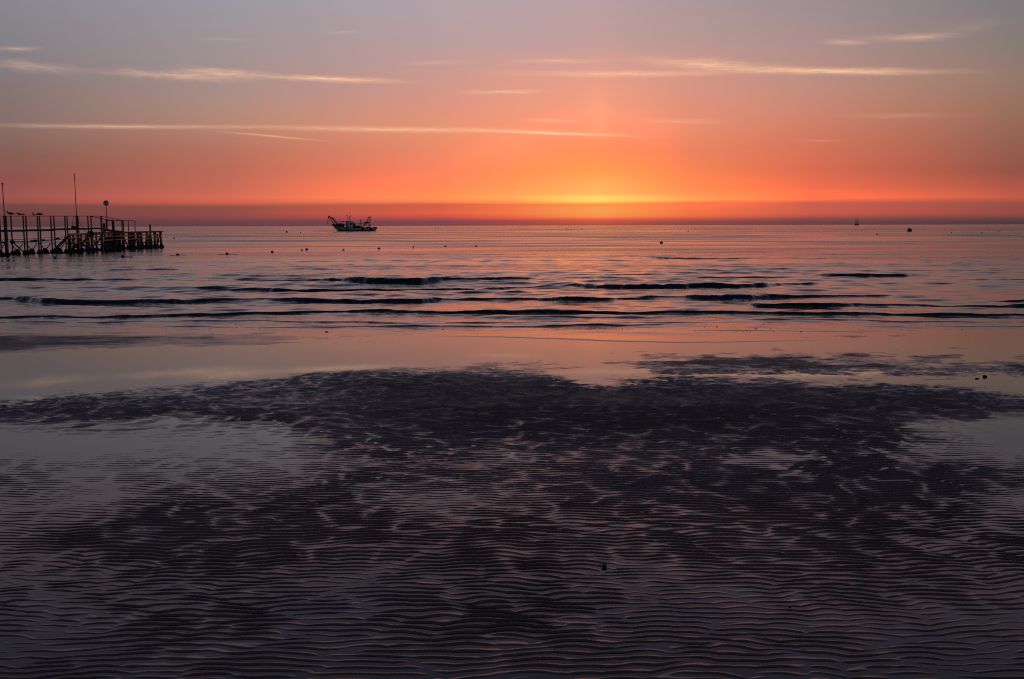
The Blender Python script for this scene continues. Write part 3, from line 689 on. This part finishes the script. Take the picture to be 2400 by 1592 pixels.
gull(462, .95, 1, 'up', "upright gull with raised head in the middle of the handrail")
gull(524, 1.0, -1, 'rest', "low dark gull facing right, second from the right of the row")
gull(566, .9, -1, 'low', "rightmost hunched gull of the row on the handrail")

# ------------------------------------------------------------------ trawler
BD = 4083/12.0; bs = BD/F/13.13
bc = ground(740+1180/13.13, 542); bc = Vector((at(740+1180/13.13, 530, BD).x, BD, 0))
boat = empty("fishing_trawler", bc, "small pale-hulled fishing trawler with bow gallows and tyre fenders, floating on calm sea", "fishing boat")
def bp_(X_, Y_, y=0.0): return bc + Vector(((X_-1180)*bs, y, (945-Y_)*bs))
def lin(x, xs, ys_): return float(np.interp(x, xs, ys_))
NS, NL = 30, 10
def hull_pt(s, l, side):
    xb = 735 + (500-735)*(max(l, 0)**1.15); xs_ = 1795 + (1862-1795)*l
    X_ = xb + (xs_-xb)*s
    sheer = lin(X_, [480, 560, 700, 950, 1150, 1600, 1780, 1870], [752, 768, 792, 836, 848, 846, 838, 822])
    zl = -0.6 + l*((945-sheer)*bs+0.6)
    hb = 2.35*(math.sin(min(s*2.1, 1)*math.pi/2)**0.8)*(1-0.22*max(0, (s-.7)/.3)**2)*(0.45+0.55*min(1, l*1.6))
    return bc + Vector(((X_-1180)*bs, side*hb, zl))
mb = MB()
for side in (-1, 1): mb.grid([[hull_pt(i/NS, k/NL, side) for i in range(NS+1)] for k in range(NL+1)])
mb.grid([[hull_pt(1, k/NL, -1+2*j/6) for j in range(7)] for k in range(NL+1)])
hull = mb.build("hull", hullm, boat)
# deck
MB().grid([[hull_pt(i/NS, .80, sd_) for i in range(NS+1)] for sd_ in (-.97, 0, .97)]).build("deck", M['wood'], boat)
for side in (-1, 1):
    MB().tube([hull_pt(i/NS, 1.0, side)+Vector((0, 0, .02)) for i in range(NS+1)], .085, 6).build("rubbing_rail", M['steel'], boat)
MB().tube([hull_pt(1, 1, -1+2*j/6)+Vector((0, 0, .02)) for j in range(7)], .08, 6).build("rubbing_rail", M['steel'], boat)
MB().bar(bp_(484, 752), bp_(620, 752), .30, .12).build("bowsprit", M['steel'], boat)
mb = MB()   # dark bow bulwark
for side in (-1, 1):
    mb.grid([[hull_pt(i/NS*.34, 1.0, side)*1.0+Vector((0, 0, dz_ + (0 if dz_ == 0 else -.25*i/NS))) for i in range(NS+1)] for dz_ in (0.0, .36)])
mb.build("bulwark", M['steel'], boat)
for X_, Y_ in ((825, 862), (1005, 895), (1480, 882), (1720, 882)):
    s_ = (X_-650)/(1830-650); p = bp_(X_, Y_, 0); hp = hull_pt(max(s_, .02), .6, -1); p.y = hp.y-.12
    MB().torus(p, .26, .12, 'y', 18, 8).box(p+Vector((0, .02, 0)), (.3, .08, .3)).build("tyre_fender", M['tyre'], boat, smooth=True)
p = bp_(1862, 858, -.8); MB().blob(p, .36, 5, .08, 12, (.8, 1, 1.15)).build("stern_fender", M['tyre'], boat, smooth=True)
# wheelhouse
a_, b_ = bp_(940, 830), bp_(1158, 672)
wh = MB(); y0, y1 = -1.15, 1.15
def fr(xa, ya, xb, yb, yy, d=.08): # facade piece in the boat's x-z plane
    p, r_ = bp_(xa, ya, yy), bp_(xb, yb, yy); mb_ = ((p+r_)/2); return (mb_, (abs(r_.x-p.x), d, abs(r_.z-p.z)))
for yy in (y0, y1):
    for seg in ((940, 672, 1158, 705), (940, 750, 1158, 850), (940, 705, 975, 750), (1020, 705, 1085, 750), (1120, 705, 1158, 750)):
        wh.box(*fr(*seg, yy))
wh.box(((bp_(944, 760, 0))), (.08, 2.2, (850-690)*bs)).box((bp_(1156, 800, 0)), (.08, 2.2, 60*bs))
house = wh.build("wheelhouse", M['white'], boat)
MB().box(bp_(1035, 662, 0), (235*bs, 2.7, .16)).box(bp_(1010, 652, 0), (150*bs, 1.8, .12)).build("roof", M['steel'], boat)
for X_ in (997, 1102):
    for yy in (y0-.06, y1+.06):
        c_ = bp_(X_, 727, yy); w2, h2 = (24 if X_ == 997 else 18)*bs, 24*bs
        MB().bar(c_+Vector((-w2, 0, -h2)), c_+Vector((w2, 0, -h2)), .05).bar(c_+Vector((-w2, 0, h2)), c_+Vector((w2, 0, h2)), .05).bar(c_+Vector((-w2, 0, -h2)), c_+Vector((-w2, 0, h2)), .05).bar(c_+Vector((w2, 0, -h2)), c_+Vector((w2, 0, h2)), .05).build("window_frame", M['steel'], boat)
MB().box(bp_(975, 775, y0-.06), (40*bs, .06, 130*bs)).build("door", M['steel'], boat)
MB().bar(bp_(790, 662, -.9), bp_(895, 662, -.9), 1.4, .22).blob(bp_(812, 640, 0), .16, 4, .1).build("net_drum", M['steel'], boat)
MB().bar(bp_(760, 672, 0), bp_(940, 668, 0), .08).build("boom", M['steel'], boat)
# masts
mb = MB().tube([bp_(1003, 655), bp_(1003, 530)], .07, 6).bar(bp_(965, 528), bp_(1040, 528), .08).bar(bp_(968, 528), bp_(966, 465), .05).box(bp_(970, 460), (.55, .5, .16))
mb.build("radar_mast", M['steel'], boat)
MB().tube([bp_(1062, 655), bp_(1056, 560), bp_(1062, 480), bp_(1074, 385)], [.09, .08, .09, .05], 6).bar(bp_(1058, 388), bp_(1090, 388), .07).bar(bp_(1046, 490), bp_(1076, 486), .12).box(bp_(1060, 505), (.28, .2, .5)).box(bp_(1058, 575), (.2, .2, .3)).build("main_mast", M['steel'], boat)
MB().tube([bp_(1046, 490), bp_(1030, 560), bp_(940, 660)], .02, 4).tube([bp_(960, 540), bp_(935, 660)], .02, 4).tube([bp_(1056, 560), bp_(1078, 655)], .03, 4).build("stay", M['rope'], boat)
# bow gallows
for yy in (-1.0, 1.0):
    MB().tube([bp_(590, 750, yy), bp_(430, 520, yy*.6)], .09, 6).build("gallows_leg", M['steel'], boat)
    MB().tube([bp_(690, 745, yy), bp_(600, 640, yy*.8), bp_(500, 520, yy*.6)], .12, 6).build("gallows_leg", M['steel'], boat)
MB().bar(bp_(405, 530, -.6), bp_(405, 530, .6), .26).box(bp_(425, 500), (.42, .9, .55)).bar(bp_(420, 512), bp_(560, 540), .22).build("gallows_head", M['steel'], boat)
MB().bar(bp_(510, 590), bp_(600, 600), .1).bar(bp_(540, 690), bp_(655, 700), .1).build("gallows_brace", M['steel'], boat)
MB().tube([bp_(398, 530, 0), bp_(354, 712, 0)], .06, 5).tube([bp_(424, 540, 0), bp_(378, 706, 0)], .05, 5).bar(bp_(345, 712), bp_(390, 704), .1).build("hanging_hook", M['steel'], boat)
MB().tube([bp_(540, 530), bp_(650, 610), bp_(755, 675)], .03, 5).tube([bp_(500, 522), bp_(640, 620), bp_(750, 690)], .02, 5).build("stay", M['rope'], boat)
# foredeck clutter and crew shelter
for i, (X_, Y_, r, sq) in enumerate(((640, 752, .5, (1.6, 1, .5)), (720, 745, .45, (1.3, 1, .9)), (775, 745, .5, (1, 1, 1)), (820, 775, .5, (1.6, 1, .6)), (865, 750, .32, (1, 1, 1.3)))):
    MB().blob(bp_(X_, Y_), r, 500+i, .3, 10, sq).build("deck_gear", M['netm'], boat)
for i, (X_, Y_, r, sq) in enumerate(((1190, 820, .45, (1, 1, 1)), (1290, 815, .6, (1.4, 1, .7)), (1205, 755, .28, (1, .8, 1.2)), (1290, 785, .22, (1, 1, 1)), (1420, 825, .5, (1.3, 1, .6)), (1600, 832, .5, (1.6, 1, .5)), (1500, 760, .2, (1, 1, 1.6)), (1650, 780, .2, (1, 1, 1.4)))):
    MB().blob(bp_(X_, Y_), r, 520+i, .3, 10, sq).build("deck_gear", M['netm'], boat)
MB().box(bp_(1410, 704), (520*bs, 2.4, .13)).build("canopy", M['steel'], boat)
for X_ in (1170, 1225, 1345, 1470, 1545, 1640):
    for yy in (-1.1, 1.1): MB().bar(bp_(X_, 845, yy), bp_(X_+(8 if yy < 0 else -10), 704, yy), .07).build("canopy_post", M['steel'], boat)
MB().tube([bp_(1392, 835), bp_(1390, 600)], .16, 8).tube([bp_(1392, 610), bp_(1372, 578)], .06, 6).build("exhaust_stack", M['steel'], boat)
MB().blob(bp_(1540, 690), .36, 601, .2, 10, (1.8, 2.0, .8)).blob(bp_(1610, 692), .34, 602, .2, 10, (1.8, 2.0, .7)).build("net_roll", M['netm'], boat)
for yy in (-1.0, 1.0):
    MB().tube([bp_(1550, 690, yy), bp_(1600, 600, yy), bp_(1645, 515, yy)], .09, 6).tube([bp_(1655, 700, yy), bp_(1690, 515, yy)], .08, 6).build("gallows_leg", M['steel'], boat)
    MB().bar(bp_(1640, 512, yy), bp_(1698, 508, yy), .14).build("gallows_head", M['steel'], boat)
    MB().bar(bp_(1490, 720, yy), bp_(1500, 838, yy), .07).bar(bp_(1570, 838, yy), bp_(1545, 720, yy), .06).bar(bp_(1655, 720, yy), bp_(1620, 835, yy), .07).bar(bp_(1660, 720, yy), bp_(1690, 835, yy), .07).bar(bp_(1470, 740, yy), bp_(1500, 800, yy), .06).build("aft_strut", M['steel'], boat)
MB().bar(bp_(1645, 514, -1), bp_(1645, 514, 1), .12).build("gallows_beam", M['steel'], boat)
MB().tube([bp_(1700, 800, -.9), bp_(1790, 795, -.9), bp_(1830, 815, -.9)], .04, 5).bar(bp_(1810, 798, -.9), bp_(1812, 835, -.9), .08).build("stern_rail", M['steel'], boat)
MB().tube([bp_(602, 850), bp_(575, 905), bp_(540, 955)], .05, 6).build("anchor_chain", M['rope'], boat)
ln = bp_(270, 947, 0); ln.z = .03
tag(MB().tube([bp_(-80, 945)+Vector((0, 0, .03)), bp_(250, 945)+Vector((0, 1.2, .03)), bp_(545, 945)+Vector((0, 0, .04))], .06, 6).build("floating_line", M['rope'], None, ln), "long dark line floating on the water left of the trawler's bow", "rope")

# ------------------------------------------------------------------ floats
def float_mesh():
    mb = MB(); n = 14; rows = [(-.7, .71), (-.35, .93), (-.08, .995), (-.05, 1.04), (.05, 1.04), (.08, .995), (.35, .93), (.62, .78), (.82, .55), (.93, .33), (.97, .12)]
    mb.tube([(0, 0, z) for z, r in rows], [r for z, r in rows], n)
    mb.torus((0, 0, 1.02), .13, .045, 'y', 10, 6)
    return mb
fm = float_mesh().build("float", M['float_'], None, (0, 0, 0), smooth=True)
used = False
def put_float(u, vb, rpx, label, group, sq=.95):
    global used
    o = fm if not used else fm.copy()
    if used: COL.objects.link(o)
    used = True
    p = ground(u, vb); r = rpx*1.12*p.y/F
    o.location = (p.x, p.y, r*.5); o.scale = (r, r, r*sq); o.rotation_euler = (random.uniform(-.15, .15), random.uniform(-.15, .15), random.uniform(0, 6))
    return tag(o, label, "buoy", group)
ordn = "first second third fourth fifth sixth seventh eighth ninth tenth eleventh twelfth thirteenth".split()
line_ = [(129.4, 607, 3.5), (287.6, 603, 3.3), (416.5, 599, 3.2), (532, 597, 3.1), (638, 592, 2.8), (707.6, 587, 2.2), (719, 586.5, 2.8), (805, 587, 2.4), (888, 584.5, 2.9), (969, 580.8, 2.3), (1044, 579, 2.3), (1116, 578.5, 2.2)]
for i, (u, v, r) in enumerate(line_):
    put_float(u, v, r, "small dark round float, %s from the left in the row of swim floats" % ordn[i], "swim line floats", .6 if i in (5, 7) else .95)
put_float(2131.6, 543, 4.9, "largest dark round buoy, right of the distant sailing boat", "mooring buoys")
put_float(1550, 571, 3.4, "dark mooring buoy standing alone under the sun's glow", "mooring buoys")
for u, v, r, l in ((407.5, 560, 1.9, "small dark buoy just right of the landing stage end"), (671.7, 545.5, 2.2, "low flat buoy left of the trawler"), (704, 546.5, 1.3, "tiny buoy between the flat buoy and the trawler"),
                   (2055.7, 550.5, 1.9, "small tilted buoy left of the largest dark buoy"), (2230, 547, 1.4, "tiny buoy, first to the right of the largest buoy"), (2301, 547.5, 1.5, "tiny buoy, second to the right of the largest buoy"), (2340.6, 542.7, 1.3, "tiny buoy at the far right edge, farthest out"),
                   (1613, 543, 1.3, "tiny far buoy right of the sun's glow"), (918, 538, .7, "speck-like buoy just right of the trawler's stern"), (1021, 537, .8, "speck-like buoy nearer the trawler of the far pair"), (1123, 537, .8, "speck-like buoy farther from the trawler of the far pair"), (1328, 536, .8, "speck-like buoy near the horizon below the sun's glow"), (1364, 536.5, .9, "speck-like buoy near the horizon directly below the glow")):
    put_float(u, v, r, l, "far mooring buoys")
p = ground(194.6, 587)
tag(MB().blob((p.x, p.y, .02), .16, 9, .05, 12).build("float", M['float_'], None, (p.x, p.y, 0), smooth=True), "dark domed float lying under the landing stage", "buoy", "swim line floats")
for (u0, u1, v, l) in ((55, 215, 607, "thin float line trailing from the leftmost swim float"), (262, 312, 603.3, "thin float line beside the second swim float"), (398, 436, 599.5, "thin float line beside the third swim float"), (510, 556, 597.5, "thin float line beside the fourth swim float")):
    a_, b_ = ground(u0, v), ground(u1, v-1)
    tag(MB().tube([(a_.x, a_.y, .012), ((a_.x+b_.x)/2, (a_.y+b_.y)/2+.1, .02), (b_.x, b_.y, .012)], .014, 5).build("float_line", M['rope'], None, a_), l, "rope", "float lines")

# distant sailing boat
p = at(2008, 527, 2500.0); sb = Vector((p.x, 2500.0, 0)); k = 2500.0/F
e = empty("sailing_boat", sb, "faint grey two-masted sailing boat on the horizon", "sailing boat")
def prism(poly, yd): # thickened sail
    mb = MB(); n = len(poly)
    for yy in (-yd, yd): mb.v += [sb + Vector((x*k, yy, z*k)) for x, z in poly]
    mb.f = [tuple(range(n))[::-1], tuple(range(n, 2*n))] + [(i, (i+1) % n, n+(i+1) % n, n+i) for i in range(n)]
    return mb
for cx_, hh, w in ((-1.9, 16.5, 1.9), (2.6, 15.8, 1.7)):
    prism([(cx_-w, 1.2), (cx_+w, 1.2), (cx_+w*.65, 5), (cx_+.55, 10), (cx_+.35, hh), (cx_-.35, hh), (cx_-.55, 10), (cx_-w*.7, 5)], .6).build("sail", M['sail'], e)
    MB().tube([sb+Vector((cx_*k, 0, 1)), sb+Vector((cx_*k, 0, (hh+.6)*k))], .25, 6).build("mast", M['sail'], e)
mb = MB()
mb.grid([[sb+Vector((x*k, yy*(1-abs(x/5.5)**3), z)) for x in np.linspace(-5.2, 5.2, 11)] for yy, z in ((-.5, -.5), (-2.2, 2.2), (0, 2.0), (2.2, 2.2), (.5, -.5))]).build("hull", M['sail'], e)

# ------------------------------------------------------------------ things lying on the sand
def zs(x, y): return float(sand_z(np.array([[x]]), np.array([[y]]))[0, 0])
def lump(u, v, wpx, label, cat, name, seed, sq=(1, .8, .6), extra=0):
    p = ground(u, v); r = wpx/2*p.y/F; z = max(zs(p.x, p.y), 0)
    mb = MB().blob((p.x, p.y, z+r*sq[2]*.5), r, seed, .5, 9, sq); rs = random.Random(seed)
    for k in range(extra): mb.blob((p.x+rs.uniform(-1, 1)*r, p.y+rs.uniform(-.8, .8)*r, z+r*sq[2]*rs.uniform(.2, .8)), r*rs.uniform(.35, .6), seed+k+1, .45, 8, (1, 1, .7))
    return tag(mb.build(name, M['stone'], None, (p.x, p.y, z)), label, cat)
lump(1417, 1330, 11, "largest dark stone lying on the rippled sand in the centre foreground", "stone", "stone", 21, (1.1, .9, .7), 2)
lump(1406, 1325, 4, "tiny dark pebble just left of the largest stone", "stone", "stone", 22)
lump(1851, 1423, 6, "small dark pebble alone on the rippled sand, lower right", "stone", "stone", 23)
lump(2308, 884, 7, "dark clump of weed at the sand bar's edge, far right", "seaweed", "seaweed_clump", 24, (1.2, .6, .9), 4)
lump(2290, 888, 6, "low dark clump of weed left of the far right clump", "seaweed", "seaweed_clump", 28, (1.6, .6, .5), 3)
lump(765, 778.5, 6, "flat dark stone in the shallow film of water behind the sand bar", "stone", "stone", 26, (1.4, .9, .35))
# shell chips washed up in the swash
sh = MB().blob((0, 0, 0), 1, 33, .35, 8, (1.3, .9, .45)).build("shell_chip", M['shell'], None, (0, 0, 0))
rs = random.Random(3)
spots = [(rs.gauss(650, 160), rs.gauss(771, 5)) for _ in range(26)] + [(rs.gauss(1080, 90), rs.gauss(766, 4)) for _ in range(26)] + [(rs.gauss(1800, 190), rs.gauss(772, 6)) for _ in range(56)] + [(rs.uniform(1200, 1500), rs.gauss(770, 5)) for _ in range(14)]
for i, (u, v) in enumerate(spots):
    o = sh if i == 0 else sh.copy()
    if i: COL.objects.link(o)
    p = ground(u, v); r = rs.uniform(.004, .010)
    o.location = (p.x, p.y, r*.2); o.scale = (r*1.3, r, r); o.rotation_euler = (0, 0, rs.uniform(0, 6))
    tag(o, "tiny dark shell chip in the shallow swash behind the sand bar", "shell", "shell chips in the swash")
print("verts", sum(len(o.data.vertices) for o in sc.objects if o.type == 'MESH'))
